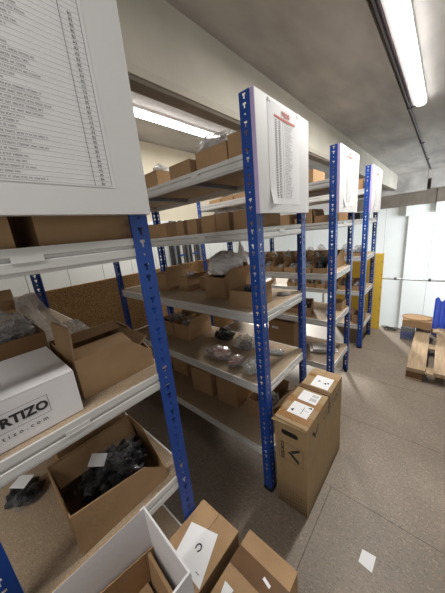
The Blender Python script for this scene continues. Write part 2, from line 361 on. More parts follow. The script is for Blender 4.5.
# ------------------------------------------------------------------ sign boards on the rack ends
def word_rects(rnd, u0, u1, v, h, dens=1.0):
    out = []; u = u0
    while u < u1:
        wl = rnd.randint(2, 9)
        for k in range(wl):
            if u > u1: break
            ww = h * .55
            s = rnd.random()
            out.append((u, u + ww * .28, v, v + h))
            if s < .7: out.append((u, u + ww * .8, v + h * (.8 if s < .4 else .42), v + h * (1.0 if s < .4 else .6)))
            if s > .3: out.append((u + ww * .6, u + ww * .82, v, v + h * .9))
            u += ww * 1.15
        u += h * .6
    return out
def sign(y0, label, kind):
    t = thing('sign_board', label, 'sign', (0, y0, 0), 0, 'white list boards on the rack ends')
    b = NB(); add_box(b, .0005, .0225, .005, .602, 1.861, 2.399); obj('board', b, 'foam_board', t, bevel=.0015)
    b = NB(); add_box(b, .0005, .0223, .002, .005, 1.861, 2.399); e = obj('edge_strip', b, 'lavender', t); e['label'] = 'pale lavender side edge'
    PY0, PY1, PZ0, PZ1 = (.157, .502, 1.930, 2.392) if kind == 'A' else {'B': (.112, .464, 1.908, 2.385), 'C': (.125, .418, 1.918, 2.386), 'D': (.115, .41, 1.89, 2.372)}[kind]
    # sheet of paper, one lower corner curling away
    b = NB(); nx, nz = 10, 14; g = {}
    for i in range(nx + 1):
        for j in range(nz + 1):
            u = i / nx; v = j / nz
            c = max(0, .22 - u) / .22 * max(0, .16 - v) / .16
            g[i, j] = b.verts.new((.0232 + .010 * c + .0006 * math.sin(u * 9) * (1 if kind != 'A' else 0), PY0 + u * (PY1 - PY0) + .010 * c, PZ0 + v * (PZ1 - PZ0)))
    for i in range(nx):
        for j in range(nz): b.faces.new((g[i, j], g[i + 1, j], g[i + 1, j + 1], g[i, j + 1]))
    pp = obj('paper_list', b, 'paper', t)
    T = Matrix.Translation((.0244, 0, 0)) @ FACE_X
    rnd = random.Random(11 if kind == 'A' else 23)
    if kind == 'A':
        codes = ['B2', 'B2', 'B2', 'B2', 'B2', 'A3', 'A3', 'A3', 'B3', 'B5', 'B1', 'A4', 'B2', 'C2', 'C5', 'B3', 'B5', 'A4', 'B3', 'C5', 'A3', 'A2', 'A2', 'B2', 'B5', 'B5', 'B5', 'A1', 'B4', 'B4', 'A5', 'A5', 'B4', 'B2']
        n = len(codes); pt = .01095; zb = 1.9335
        rows = []; yr = .493; yc = .449; yl = .24
        for k in range(n + 4):
            z = zb + k * pt; rows.append((PY0 + .005, yr, z, z + .0005))
        rects_print('table_rules', rows + [(yr - .0006, yr + .0006, zb, PZ1 - .004), (yc - .0006, yc + .0006, zb, PZ1 - .004), (yl - .0006, yl + .0006, zb, zb + .05)], 'print_mid', T, pp)
        wr = []
        for k in range(n + 3):
            z = zb + k * pt + .0034; ln = .06 + rnd.random() * .10
            wr += word_rects(rnd, PY0 + .012, PY0 + .012 + ln + .07, z, .0038)
        rects_print('list_text', wr, 'print_mid', Matrix.Translation((.0001, 0, 0)) @ T, pp)
        bt = '\n'.join(codes)
        tx = text('shelf_codes', bt, .0085, 'print_black', Matrix.Translation((.0246, (yr + yc) / 2, zb + n * pt / 2 - .0004)) @ FACE_X, pp, .00012, line=pt / .0085)
        zs = [v.co.y for v in tx.data.vertices]; mid = (max(zs) + min(zs)) / 2      # centre the column on the ruled rows
        for v in tx.data.vertices: v.co.y -= mid
    else:
        cx = (PY0 + PY1) / 2; wd = PY1 - PY0
        text('heading', 'reso', .050, 'print_red', Matrix.Translation((.0246, cx + .01, PZ1 - .028)) @ FACE_X, pp, .0014)
        rects_print('heading_rule', [(PY0 + wd * .17, PY0 + wd * .83, PZ1 - .064, PZ1 - .052)], 'print_red', T, pp)
        wr = []; z = PZ1 - .075
        while z > PZ0 + .03:
            wr.append((PY0 + wd * .19, PY0 + wd * .25, z, z + .0035))
            wr.append((PY0 + wd * .29, PY0 + wd * .36, z, z + .0028)); wr.append((PY0 + wd * .42, PY0 + wd * .44, z, z + .0028))
            wr += word_rects(rnd, PY0 + wd * .48, PY0 + wd * (.62 + rnd.random() * .14), z, .0035)
            z -= .0082
        rects_print('list_text', wr, 'print_mid', T, pp)
    b = NB()
    for yy in (PY0 + .02, PY1 - .02): add_box(b, .0233, .0252, yy - .012, yy + .012, PZ1 - .008, PZ1 + .006)
    obj('tape_piece', b, 'paper', pp)
    return t
sign(RY['A'], 'large white list board nearest the camera with ruled table and shelf codes', 'A')
sign(RY['B'], 'white list board with red heading, second rack from the camera', 'B')
sign(RY['C'], 'white list board on the third rack from the camera', 'C')
sign(RY['D'], 'farthest and smallest looking white list board, on the last rack', 'D')

# ------------------------------------------------------------------ boxes
def wallbox(bm, w, d, h, t, floor=True, front=None):
    if front:       # cut down front wall: outline of its top edge from left to right
        add_prism(bm, [(-w / 2, 0)] + [(w / 2, 0)] + [(u, v) for u, v in front[::-1]], 'y', 0, t)
        add_prism(bm, [(t, 0), (d - t, 0), (d - t, h), (d * .55, h), (t, front[-1][1])], 'x', w / 2 - t, w / 2)
    else:
        add_box(bm, -w / 2, w / 2, 0, t, 0, h); add_box(bm, w / 2 - t, w / 2, t, d - t, 0, h)
    add_box(bm, -w / 2, w / 2, d - t, d, 0, h)
    add_box(bm, -w / 2, -w / 2 + t, t, d - t, 0, h)
    if floor: add_box(bm, -w / 2 + t, w / 2 - t, t, d - t, 0, t)
def flap_quad(side, w, d, h, ln, ang):
    """quad of a flap hinged at the rim; ang 0 = straight up, 90 = horizontal outward, negative = inward"""
    s, c = math.sin(Rd(ang)) * ln, math.cos(Rd(ang)) * ln; e = .004
    if side == 'front': return [(-w / 2 + e, 0, h), (w / 2 - e, 0, h), (w / 2 - e, -s, h + c), (-w / 2 + e, -s, h + c)]
    if side == 'back': return [(w / 2 - e, d, h), (-w / 2 + e, d, h), (-w / 2 + e, d + s, h + c), (w / 2 - e, d + s, h + c)]
    if side == 'right': return [(w / 2, e, h), (w / 2, d - e, h), (w / 2 + s, d - e, h + c), (w / 2 + s, e, h + c)]
    return [(-w / 2, d - e, h), (-w / 2, e, h), (-w / 2 - s, e, h + c), (-w / 2 - s, d - e, h + c)]
def open_box(x0, x1, y0, z0, d, h, label, flaps=(), rotz=0, group=None, material='cardboard', name='cardboard_box', t=.004, front=None):
    w = x1 - x0
    o = thing(name, label, 'box', ((x0 + x1) / 2, y0, z0 + .0005), rotz, group)
    b = NB(); wallbox(b, w, d, h, t, True, front); obj('body', b, material, o)
    for side, ln, ang in flaps:
        b = NB(); add_slab(b, flap_quad(side, w, d, h, ln, ang), -.003); obj('flap', b, material, o)
    return o
def closed_box(x0, x1, y0, z0, d, h, label, rotz=0, group=None, tape=True, name='cardboard_box'):
    w = x1 - x0
    o = thing(name, label, 'box', ((x0 + x1) / 2, y0, z0 + .0005), rotz, group)
    b = NB(); add_box(b, -w / 2, w / 2, 0, d, 0, h - .004); obj('body', b, 'cardboard', o, bevel=.002)
    for a, c in ((0, d / 2 - .001), (d / 2 + .001, d)):
        b = NB(); add_box(b, -w / 2, w / 2, a, c, h - .0038, h); obj('lid_flap', b, 'cardboard', o)
    if tape:
        b = NB(); add_box(b, -w / 2 - .0006, w / 2 + .0006, d / 2 - .022, d / 2 + .022, h, h + .0006)
        for s in (-1, 1): add_box(b, s * w / 2 - (.0006 if s < 0 else 0), s * w / 2 + (.0006 if s > 0 else 0), d / 2 - .022, d / 2 + .022, h - .05, h)
        obj('tape', b, 'brown_tape', o)
    return o
def bin_meshes(w, d, h, lip):
    b = NB(); t = .003
    add_box(b, -w / 2, w / 2, 0, t, 0, lip); add_box(b, -w / 2, w / 2, d - t, d, 0, h); add_box(b, -w / 2, w / 2, t, d - t, 0, t)
    for a in (-w / 2, w / 2 - t): add_prism(b, [(0, 0), (d, 0), (d, h), (d * .42, h), (0, lip)], 'x', a, a + t)
    return b
_bins = {}
def pick_bin(xc, y0, z0, w, d, h, lip, label, group, rotz=0, fill=None):
    key = (w, d, h, lip)
    if key not in _bins: _bins[key] = mesh_of(bin_meshes(*key), 'body', 'cardboard')
    o = thing('picking_bin', label, 'bin', (xc, y0, z0 + .0005), rotz, group)
    link('body', _bins[key], o)
    return o

# ------------------------------------------------------------------ crumpled plastic
def crumple_bm(sx, sy, sz, seed, sub=3, rough=.35, peak=0, freq=2.4):
    bm = NB(); bmesh.ops.create_icosphere(bm, subdivisions=sub, radius=1)
    off = Vector((seed * 7.31, seed * 3.17, seed * 5.77))
    for v in bm.verts:
        p = v.co.copy()
        r = 1 + rough * (abs(noise.noise(p * freq + off)) * 1.6 - .35) + rough * .5 * (abs(noise.noise(p * freq * 2.3 + off)) - .2) + rough * .3 * noise.noise(p * freq * 5 + off)
        q = p * r
        if peak and p.z > 0: q.z += peak * max(0, p.z) ** 4 * (1 + noise.noise(off + p * 4))
        q.z = max(q.z, -.55 + .06 * noise.noise(p * 6 + off)) + .55
        v.co = Vector((q.x * sx / 2, q.y * sy / 2, q.z * sz / 1.55))
    lo = [min(v.co[i] for v in bm.verts) for i in range(3)]; hi = [max(v.co[i] for v in bm.verts) for i in range(3)]
    for v in bm.verts:      # fit exactly into the wanted size, centred, standing on z=0
        v.co = Vector(((v.co.x - (lo[0] + hi[0]) / 2) * sx / (hi[0] - lo[0]), (v.co.y - (lo[1] + hi[1]) / 2) * sy / (hi[1] - lo[1]), (v.co.z - lo[2]) * sz / (hi[2] - lo[2])))
    return bm
_seed = [0]
def bag(x, y, z, sx, sy, sz, label, cont='grey_goods', film_m='clear_film', rotz=0, group=None, name='plastic_bag', sub=3, peak=0, cscale=.72, cat='bag', rough=.3):
    if cont == 'black_goods' and film_m == 'clear_film': film_m = 'thin_film'; cscale = max(cscale, .9)
    _seed[0] += 1; s = _seed[0]
    o = thing(name, label, cat, (x, y, z + .001), rotz, group)
    obj('film', crumple_bm(sx, sy, sz, s, sub, rough, peak), film_m, o)
    if cont:
        c = obj('contents', crumple_bm(sx * cscale, sy * cscale, sz * cscale, s + 50, 4 if sub > 3 else 3, .45, 0, 4.5), cont, o, (0, 0, .003))
    return o

SN = ['bottom', 'second', 'middle', 'fourth', 'top']
RN = {'A': 'nearest', 'B': 'second', 'C': 'third', 'D': 'farthest'}
def where(r, k): return f'{SN[k]} shelf of the {RN[r]} rack'

# ---- second rack, top shelf (index 4)
z = LV[4]; g = 'cardboard boxes along the top shelf of the second rack'
for i, (a, c, h) in enumerate([(-.195, -.065, .130), (-.452, -.206, .112), (-.695, -.488, .092), (-1.04, -.868, .118), (-1.25, -1.06, .09)]):
    closed_box(a, c, .06 if i != 2 else .04, z, .28, h, f'{ORD[i]} cardboard box from the aisle on the {where("B", 4)}', 0, g, tape=False)
bag(-.36, .16, z + .1135, .30, .18, .10, 'long crumpled clear bag on top of the box on the top shelf', 'clear_goods', 'cloudy_film', .0, cscale=.8)
bag(-.955, .17, z + .12, .13, .12, .07, 'small white plastic piece on a top shelf box near the list board', None, 'white_bag', .4, peak=.6)
# ---- second rack, fourth shelf
z = LV[3]; g = 'brown boxes in a row on the fourth shelf of the second rack'
for i, (a, c, h) in enumerate([(-.205, -.065, .105), (-.343, -.240, .105), (-.475, -.350, .105), (-.620, -.525, .10), (-.742, -.660, .10), (-1.15, -.87, .105), (-1.58, -1.2, .12)]):
    open_box(a, c, .07, z, .3, h, f'{ORD[i]} brown box from the aisle in the {where("B", 3)}', [('back', .05, 70)], 0, g)
# ---- second rack, middle shelf
z = LV[2]
open_box(-.285, -.085, .075, z, .2, .105, 'small open box beside the blue post on the middle shelf of second rack', [('right', .06, 35), ('left', .05, -10)], .06)
bag(-.19, .17, z + .03, .14, .13, .10, 'black part in clear bag inside small box by the second post', 'black_goods')
open_box(-.625, -.415, .18, z, .30, .158, 'large open box holding the tall white bag', [('right', .09, 45), ('back', .08, -20)], -.05)
bag(-.53, .335, z + .160, .27, .29, .18, 'tall white plastic bag standing in open box on middle shelf', None, 'white_bag', .3, sub=4, rough=.12)
bag(-.525, .545, z + .002, .18, .09, .42, 'pointed white plastic bag behind the open box on the middle shelf', None, 'white_bag', .3, sub=4, peak=.8, rough=.14)
open_box(-.86, -.715, .34, z, .2, .115, 'low open box just left of the box with white bag', [], 0)
open_box(-1.045, -.91, .245, z, .24, .125, 'narrow open box with clear plastic on top, middle shelf of second rack', [('right', .05, 60)], .0)
bag(-.975, .35, z + .06, .11, .14, .11, 'clear crumpled plastic in narrow box, middle shelf of second rack', 'clear_goods')
open_box(-1.34, -1.13, .175, z, .3, .155, 'leftmost open box on middle shelf of the second rack', [('back', .06, 40), ('right', .07, 20)], 0)
bag(-.10, .43, z, .12, .07, .03, 'small grey part bag at aisle end of second rack middle shelf', 'grey_goods', rotz=.4)
# ---- second rack, second shelf
z = LV[1]
open_box(-1.165, -.955, .21, z, .31, .15, 'open box with clear plastic bags on second shelf, beside the black bag', [('right', .10, 40), ('back', .07, 30)], .04)
open_box(-1.40, -1.175, .2, z, .31, .15, 'open box behind the near blue post, second shelf of second rack', [('back', .07, 30)], .0)
bag(-1.06, .33, z + .07, .17, .22, .12, 'clear plastic bag overflowing the box on the second shelf', 'clear_goods')
bag(-1.28, .33, z + .07, .17, .22, .12, 'clear plastic bag in the leftmost box, second shelf of second rack', 'grey_goods')
bag(-.70, .43, z, .22, .16, .12, 'black plastic bag lying on the second shelf', 'black_goods', 'clear_film', .2, cscale=.9)
bag(-.43, .38, z, .20, .15, .11, 'clear bag of grey parts behind the pink bags', 'grey_goods', rotz=.5, cscale=.6)
bag(-.54, .18, z, .25, .19, .055, 'clear bag of pink parts lying on second shelf, left one', 'pink_goods', rotz=-.2, cscale=.8)
bag(-.348, .15, z, .125, .17, .05, 'clear bag of pink parts lying on second shelf, right one', 'pink_goods', rotz=.3, cscale=.75)
bag(-.195, .15, z, .155, .22, .07, 'clear bag of silver parts beside the second rack post', 'clear_goods', rotz=.2, cscale=.7)
bag(-.16, .42, z, .15, .08, .035, 'flat clear bag at the aisle end of the second shelf', 'clear_goods', rotz=.3)
# ---- second rack, bottom shelf
z = LV[0]
open_box(-.325, -.09, .22, z, .26, .15, 'open box with a clear bag behind the second post, bottom shelf', [('right', .09, 50), ('back', .07, 20)], .05)
bag(-.2, .34, z + .06, .17, .17, .13, 'clear bag in the box on the bottom shelf behind second post', 'grey_goods')
closed_box(-.647, -.434, .205, z, .3, .23, 'dark brown box in the middle of the bottom shelf, second rack', .06)
closed_box(-.962, -.715, .19, z, .3, .24, 'dark brown box left of middle on bottom shelf, second rack', .06)
closed_box(-1.40, -1.155, .28, z, .28, .24, 'dark brown box at far left of bottom shelf, second rack', 0)

# ---- third rack
Y3 = RY['C']
z = LV[4]; g = 'tan boxes on the top shelf of the third rack'
for i, (a, c, h) in enumerate([(-.36, -.225, .12), (-1.16, -.99, .055), (-1.36, -1.18, .06), (-1.57, -1.38, .05)]):
    closed_box(a, c, Y3 + .06, z, .3, h, f'{ORD[i]} tan box from the aisle on the {where("C", 4)}', 0, g, tape=False)
bag(-.62, Y3 + .2, z, .35, .2, .05, 'flat clear plastic on the top shelf of the third rack', 'clear_goods')
z = LV[3]; g = 'boxes on the fourth shelf of the third rack'
for i, (a, c, h, fs) in enumerate([(-.214, -.075, .062, [('left', .07, 15)]), (-.295, -.235, .13, []), (-.41, -.345, .06, []), (-.70, -.47, .11, []), (-.88, -.73, .1, []), (-1.1, -.92, .1, []), (-1.3, -1.13, .11, []), (-1.52, -1.34, .1, [])]):
    open_box(a, c, Y3 + .055, z, .28, h, f'{ORD[i]} box from the aisle on the {where("C", 3)}', fs, 0, g)
bag(-1.36, Y3 + .2, z + .122, .68, .25, .19, 'cloudy plastic film heaped on boxes of the third rack fourth shelf', None, 'cloudy_film', sub=4, rough=.2)
z = LV[2]; g = 'front row of cardboard picking bins on the third rack'
edges = [-.070, -.232, -.392, -.545, -.695, -.845, -.995, -1.145, -1.295]
for i in range(8):
    xc = (edges[i] + edges[i + 1]) / 2
    pick_bin(xc, Y3 + .03, z, .140, .24, .135, .05, f'{ORD[i]} front row picking bin from the aisle, middle shelf of third rack', g, -.04)
    cm = ('black_goods', 'clear_goods', 'grey_goods', 'clear_goods', 'grey_goods', 'clear_goods', 'black_goods', 'clear_goods')[i]
    if i == 0: bag(xc - .005, Y3 + .12, z + .006, .12, .19, .17, 'tall black and clear bag in the picking bin nearest the aisle, third rack', 'black_goods', cscale=.85)
    else: bag(xc, Y3 + .155, z + .006, .11, .15, (.07, .1, .08)[i % 3], f'plastic bag in the {ORD[i]} front row bin from the aisle, third rack', cm)
g = 'back row of cardboard picking bins on the third rack'
for i in range(8):
    xc = -.16 - i * .175
    pick_bin(xc, Y3 + .30, z, .160, .26, .17, .08, f'{ORD[i]} back row picking bin from the aisle, middle shelf of third rack', g, -.03)
    bag(xc, Y3 + .44, z + .006, .13, .18, (.2, .16, .19)[i % 3], f'clear plastic bag in the {ORD[i]} back row bin from the aisle, third rack', ('clear_goods', 'grey_goods', 'clear_goods')[i % 3])
z = LV[1]
pick_bin(-.305, Y3 + .03, z, .13, .22, .145, .10, 'open bin with dark parts on the second shelf of the third rack', None, .25)
bag(-.30, Y3 + .13, z + .006, .10, .15, .14, 'dark part bag in bin on the second shelf of the third rack', 'black_goods', rotz=.2)
closed_box(-.13, -.06, Y3 + .16, z, .1, .06, 'small white box at the aisle end of third rack second shelf', 0, None, False).children[0].data.materials[0] = M['white_card']
open_box(-.17, -.03, Y3 + .36, z, .16, .09, 'small dark box at the back of third rack second shelf', [], 0)
open_box(-.66, -.40, Y3 + .10, z, .2, .045, 'low tan tray on the second shelf of the third rack', [], 0)
z = LV[0]
o = closed_box(-.80, -.46, Y3 + .09, z, .34, .36, 'large brown box with white label on bottom shelf of the third rack', 0, None, True)
b = NB(); add_box(b, -.12, -.03, -.001, -.0003, .255, .285); obj('label_sticker', b, 'paper', o)
t = thing('white_foam_sheet', 'white foam sheet lying on bottom shelf of the third rack', 'packaging', (-.215, Y3 + .34, z + .0005), .5)
b = NB(); add_box(b, -.15, .15, -.09, .09, 0, .012); obj('sheet', b, 'white_bag', t, bevel=.004)
b = NB(); add_box(b, -.12, .14, -.08, .085, .0125, .03); obj('top_sheet', b, 'white_bag', t, bevel=.006)

# ---- farthest rack
Y4 = RY['D']
z = LV[4]
closed_box(-.19, -.085, Y4 + .055, z, .25, .125, 'tan box on the top shelf of the farthest rack', 0, None, False)
z = LV[3]
closed_box(-.375, -.25, Y4 + .055, z, .25, .11, 'brown box on the fourth shelf of the farthest rack', 0, None, False)
o = closed_box(-.19, -.105, Y4 + .055, z, .2, .082, 'small black box on the fourth shelf of the farthest rack', 0, None, False)
for c in o.children: c.data.materials[0] = M['black_goods']
z = LV[2]; g = 'clear plastic bags on the farthest rack middle shelf'
for i in range(5):
    xc = -.13 - i * .17
    pick_bin(xc, Y4 + .05, z, .150, .24, .06, .04, f'{ORD[i]} low bin from the aisle, middle shelf of the farthest rack', 'low bins on the farthest rack')
    bag(xc, Y4 + .17, z + .006, .135, .2, .17 if i % 2 else .14, f'clear bag in {ORD[i]} low bin from the aisle, farthest rack', ('grey_goods', 'clear_goods')[i % 2])
z = LV[1]; g = 'cardboard picking bins on the farthest rack second shelf'
for i in range(7):
    xc = -.12 - i * .16
    pick_bin(xc, Y4 + .05, z, .145, .26, .13, .06, f'{ORD[i]} picking bin from the aisle, second shelf of the farthest rack', g)
    bag(xc, Y4 + .18, z + .006, .115, .16, .10, f'bagged parts in {ORD[i]} picking bin from the aisle, farthest rack', ('grey_goods', 'black_goods', 'clear_goods')[i % 3])
z = LV[0]
open_box(-.15, -.02, Y4 + .06, z, .22, .13, 'brown box on the bottom shelf of the farthest rack', [('left', .06, 30)], 0)

# ---- nearest rack, fourth shelf
Y1 = RY['A']
z = LV[3]
def _side(y0, y1, x1, z, dx, h, label, flaps=(), material='cardboard', rotz=0, front=None):
    """open box whose front faces the aisle (+X)"""
    o = open_box(-(y1 - y0) / 2, (y1 - y0) / 2, 0, z, dx, h, label, flaps, 0, None, material, front=front)
    o.location = (x1, (y0 + y1) / 2, z + .0005); o.rotation_euler = (0, 0, PI / 2 + rotz); return o
_side(-.918, -.665, -.04, z, .4, .17, 'brown box under the big list board, right of the gap', [], 'cardboard', 0)
_side(-1.210, -.965, -.04, z, .4, .17, 'brown box under the big list board, left of the gap', [], 'cardboard', 0)
# ---- nearest rack, middle shelf
z = LV[2]
o = thing('printed_white_box', 'white cardboard box with black CORTIZO lettering on the near shelf', 'box', (-.033, -1.071, z + .0005))
b = NB(); add_box(b, -.29, 0, -.140, .147, 0, .128); obj('body', b, 'white_card', o, bevel=.002)
b = NB(); add_box(b, -.289, -.0, -.139, .0, .1285, .132); obj('lid_flap', b, 'white_card', o)
b = NB(); add_box(b, -.289, -.0, .001, .146, .1285, .132); obj('lid_flap', b, 'white_card', o)
text('lettering', 'CORTIZO', .034, 'print_black', Matrix.Translation((.0012, -.003, .072)) @ FACE_X @ Matrix.Scale(1.0, 4), o, .0014)
text('web_address', 'cortizo.com', .0155, 'print_black', Matrix.Translation((.0012, -.003, .033)) @ FACE_X, o, .0002, spacing=1.75)
fy0, fy1, fz0, fz1 = -.082, .075, .0475, .098; q = .0006
rects_print('frame_line', [(fy0, fy1, fz0, fz0 + q * 1.5), (fy0, fy1, fz1 - q * 1.5, fz1), (fy0, fy0 + q * 1.5, fz0, fz1), (fy1 - q * 1.5, fy1, fz0, fz1)], 'print_black', Matrix.Translation((.0011, 0, 0)) @ FACE_X, o)
TOP = Matrix(((0, -1, 0, 0), (1, 0, 0, 0), (0, 0, 1, 0), (0, 0, 0, 1)))
rects_print('shipping_label', [(-.12, -.02, .11, .20)], 'paper', Matrix.Translation((0, 0, .1325)) @ TOP, o)
rr = random.Random(3); rects_print('label_print', word_rects(rr, -.11, -.04, .125, .012) + word_rects(rr, -.11, -.03, .15, .008) + [(-.06 + .004 * k, -.058 + .004 * k, .165, .19) for k in range(8)], 'print_grey', Matrix.Translation((0, 0, .1328)) @ TOP, o)
rects_print('label_mark', [(-.105, -.085, .168, .178)], 'print_red', Matrix.Translation((0, 0, .1329)) @ TOP, o)
o = _side(-.905, -.650, -.08, z, .30, .128, 'open brown box beside the white printed box on the near shelf', [], 'cardboard', 0, [(-.1275, .135), (.045, .135), (.1275, .060)])
b = NB(); add_slab(b, [(-.1275, .20, .128), (-.1275, .01, .128), (-.120, .015, .235), (-.125, .19, .225)], -.006); obj('flap', b, 'cardboard', o)
b = NB(); add_slab(b, [(.122, .296, .128), (-.122, .296, .128), (-.11, .17, .132), (.10, .17, .132)], -.003); obj('flap', b, 'cardboard_shaded', o)
b = NB(); add_slab(b, [(-.118, .006, .126), (.06, .006, .126), (.09, .15, .118), (-.118, .15, .118)], -.003); obj('inner_flap', b, 'cardboard', o)
b = NB(); add_slab(b, [(.122, .325, .12), (.122, .01, .12), (.05, .02, .055), (.05, .32, .055)], .003); obj('inner_flap', b, 'cardboard', o)
_side(-1.21, -.915, -.33, z, .36, .185, 'open brown box, coloured as in shade, behind the white printed box', [], 'cardboard_shaded')
_side(-1.10, -.85, -1.05, z, .38, .165, 'open brown box at the back of the near shelf below the list board', [('back', .08, 30)], 'cardboard')
bag(-.52, -1.035, z + .10, .32, .27, .17, 'large clear crumpled bag heaped in box behind the white box', 'grey_goods', 'clear_film', sub=4, cscale=.6)
bag(-.80, -1.08, z + .0, .20, .24, .24, 'grey cloudy plastic bag behind the heap on the near shelf', 'grey_goods', 'cloudy_film', sub=4, cscale=.5)
bag(-.50, -.79, z, .20, .14, .16, 'clear plastic bag by the chipboard sheet on the near shelf', 'clear_goods', 'clear_film', sub=4, cscale=.4)
# tall bent sheet of film
t = thing('plastic_sheet', 'tall folded sheet of clear plastic sticking up on the near shelf', 'plastic film', (-.74, -.84, z + .001))
b = NB(); g = {}; n1, n2 = 12, 14
for i in range(n1):
    for j in range(n2):
        u = i / (n1 - 1); v = j / (n2 - 1)
        wd = .16 * (1 - .45 * v)
        g[i, j] = b.verts.new((.035 * math.sin(u * 6) + .02 * noise.noise(Vector((u * 6, v * 5, 2))), .02 - .07 * v + (u - .5) * wd + .012 * noise.noise(Vector((u * 5, v * 7, 8))), v * .275))
for i in range(n1 - 1):
    for j in range(n2 - 1): b.faces.new((g[i, j], g[i + 1, j], g[i + 1, j + 1], g[i, j + 1]))
obj('sheet', b, 'cloudy_film', t)
# ---- nearest rack, second shelf
z = LV[1]
o = _side(-1.034, -.705, -.036, z, .27, .165, 'open brown box holding black goods on the lower near shelf', [], 'cardboard', 0, [(-.1645, .166), (.08, .124), (.1645, .042)])
b = NB(); add_slab(b, [(-.16, .262, .16), (.16, .262, .16), (.15, .20, .10), (-.15, .20, .10)], .003); obj('inner_flap', b, 'cardboard', o)
bag(-.17, -.85, z + .006, .22, .29, .165, 'black goods in clear film inside open box on the lower near shelf', 'black_goods', 'clear_film', .1, sub=4, cscale=.93)
b = NB(); add_slab(b, [(-.028, -.022, 0), (.028, -.022, 0), (.028, .026, .004), (-.028, .026, .004)], .001)
o2 = obj('paper_note', b, 'paper'); o2.location = (-.17, -.90, z + .166); o2.rotation_euler = (.12, .25, .9)
tag(o2, 'small white note lying on the black goods in the open box', 'paper')
_side(-.99, -.70, -.36, z, .30, .18, 'open brown box behind the black goods box on the lower near shelf', [('front', .0501, 20)], 'cardboard', 0)
bag(-.50, -.86, z + .04, .22, .22, .15, 'black goods in clear film in the rear box, lower near shelf', 'black_goods', 'clear_film')
o = bag(-.43, -1.11, z, .15, .13, .07, 'small black part in clear bag lying loose on the lower near shelf', 'black_goods', 'clear_film', .6)
b = NB(); add_slab(b, [(-.03, -.025, .072), (.03, -.02, .069), (.028, .03, .075), (-.03, .025, .075)], .001); obj('label_sticker', b, 'paper', o)

# ------------------------------------------------------------------ boxes standing in the aisle
# tall carton with black print
o = thing('tall_carton', 'tall brown carton with three white labels standing by the second rack', 'box', (.050, -.004, 0), Rd(.0))
W_, D_, H_ = .208, .640, .675
b = NB(); add_box(b, 0, W_, 0, D_, 0, H_ - .006)
bb = obj('body', b, 'cardboard_grey', o, bevel=.003)
# flaps of the top, split along the middle, front corner lifted
b = NB(); add_slab(b, [(0, .004, H_ - .005), (.104, .0, H_ - .005), (.104, D_, H_ - .005), (0, D_, H_ - .005)], .004); obj('lid_flap', b, 'cardboard_grey', o)
b = NB(); add_slab(b, [(.106, 0, H_ - .005), (W_, 0, H_ - .005), (W_, D_, H_ - .005), (.106, D_, H_ - .005)], .004); obj('lid_flap', b, 'cardboard_grey', o)
b = NB(); add_slab(b, [(-.004, -.001, H_ - .008), (W_ - .01, -.001, H_ - .008), (W_ - .012, -.006, H_ - .014), (-.012, -.016, H_ - .018)], .003); obj('front_flap', b, 'cardboard_grey', o)
# hand hole: flat black oval painted in for the dark of the opening
b = NB(); hx, hz = .100, .590; hp = []
for k in range(20):
    a = 2 * PI * k / 20; hp.append((hx + (.036 if math.cos(a) > 0 else -.036) + .017 * math.cos(a), hz + .017 * math.sin(a)))
hp = [(p[0], p[1]) for p in hp]; add_prism(b, hp, 'y', -.0012, .0); obj('hand_hole', b, 'black_rubber', o)
FRONT = Matrix.Translation((0, -.0013, 0)) @ FACE_Y
def q4(name, pts, m, mtx, par):
    bm = NB()
    for p in pts: bm.faces.new([bm.verts.new((a, c, 0)) for a, c in p])
    me = bpy.data.meshes.new(name); bm.to_mesh(me); bm.free(); me.materials.append(M[m]); ob = link(name, me, par); ob.matrix_local = mtx; return ob
fx0, fx1, fz0, fz1 = .026, .184, .385, .515; q = .0018
rects_print('frame_line', [(fx0, fx1, fz0, fz0 + q), (fx0, fx1, fz1 - q, fz1), (fx0, fx0 + q, fz0, fz1), (fx1 - q, fx1, fz0, fz1)], 'print_black', FRONT, o)
CH = [[(0, .075), (.026, .075), (.068, .020), (.056, 0)], [(.062, .034), (.10, .080), (.118, .080), (.074, .018)]]
def chevron(ox, oz, s, mtx, rot=False):
    f = (lambda a, c: (ox + c * s, oz + a * s)) if rot else (lambda a, c: (ox + a * s, oz + c * s))
    q4('logo_mark', [[f(a, c) for a, c in p] for p in CH], 'print_black', mtx, o)
chevron(.085, .395, .98, FRONT, True)
text('lettering', 'CORTIZO', .029, 'print_black', FRONT @ Matrix.Translation((.050, .450, 0)) @ Matrix.Rotation(-PI / 2, 4, 'Z'), o, .0012)
dots = []
for r in range(22):
    s = .0042 * (1 - r / 24)
    for c in range(19):
        cx, cz = .010 + c * .0106, .012 + r * .0125; dots.append((cx - s, cx + s, cz - s, cz + s))
rects_print('dot_pattern', dots, 'print_black', FRONT, o)
SIDE = Matrix.Translation((W_ + .0004, 0, 0)) @ FACE_X
dots = []
for r in range(13):
    s = .0040 * (1 - r / 15)
    for c in range(50):
        cx, cz = .010 + c * .0124, .010 + r * .0125; dots.append((cx - s, cx + s, cz - s, cz + s))
rects_print('dot_pattern', dots, 'print_black', SIDE, o)
text('lettering', 'CORTIZO', .076, 'print_mid', SIDE @ Matrix.Translation((.42, .575, 0)), o, .001)
q4('logo_mark', [[(.07 + a * .9, .530 + c * .9) for a, c in p] for p in CH], 'print_black', SIDE, o)
rects_print('small_print', [(.06 + k * .028, .078 + k * .028, .490, .498) for k in range(17)], 'print_grey', SIDE, o)
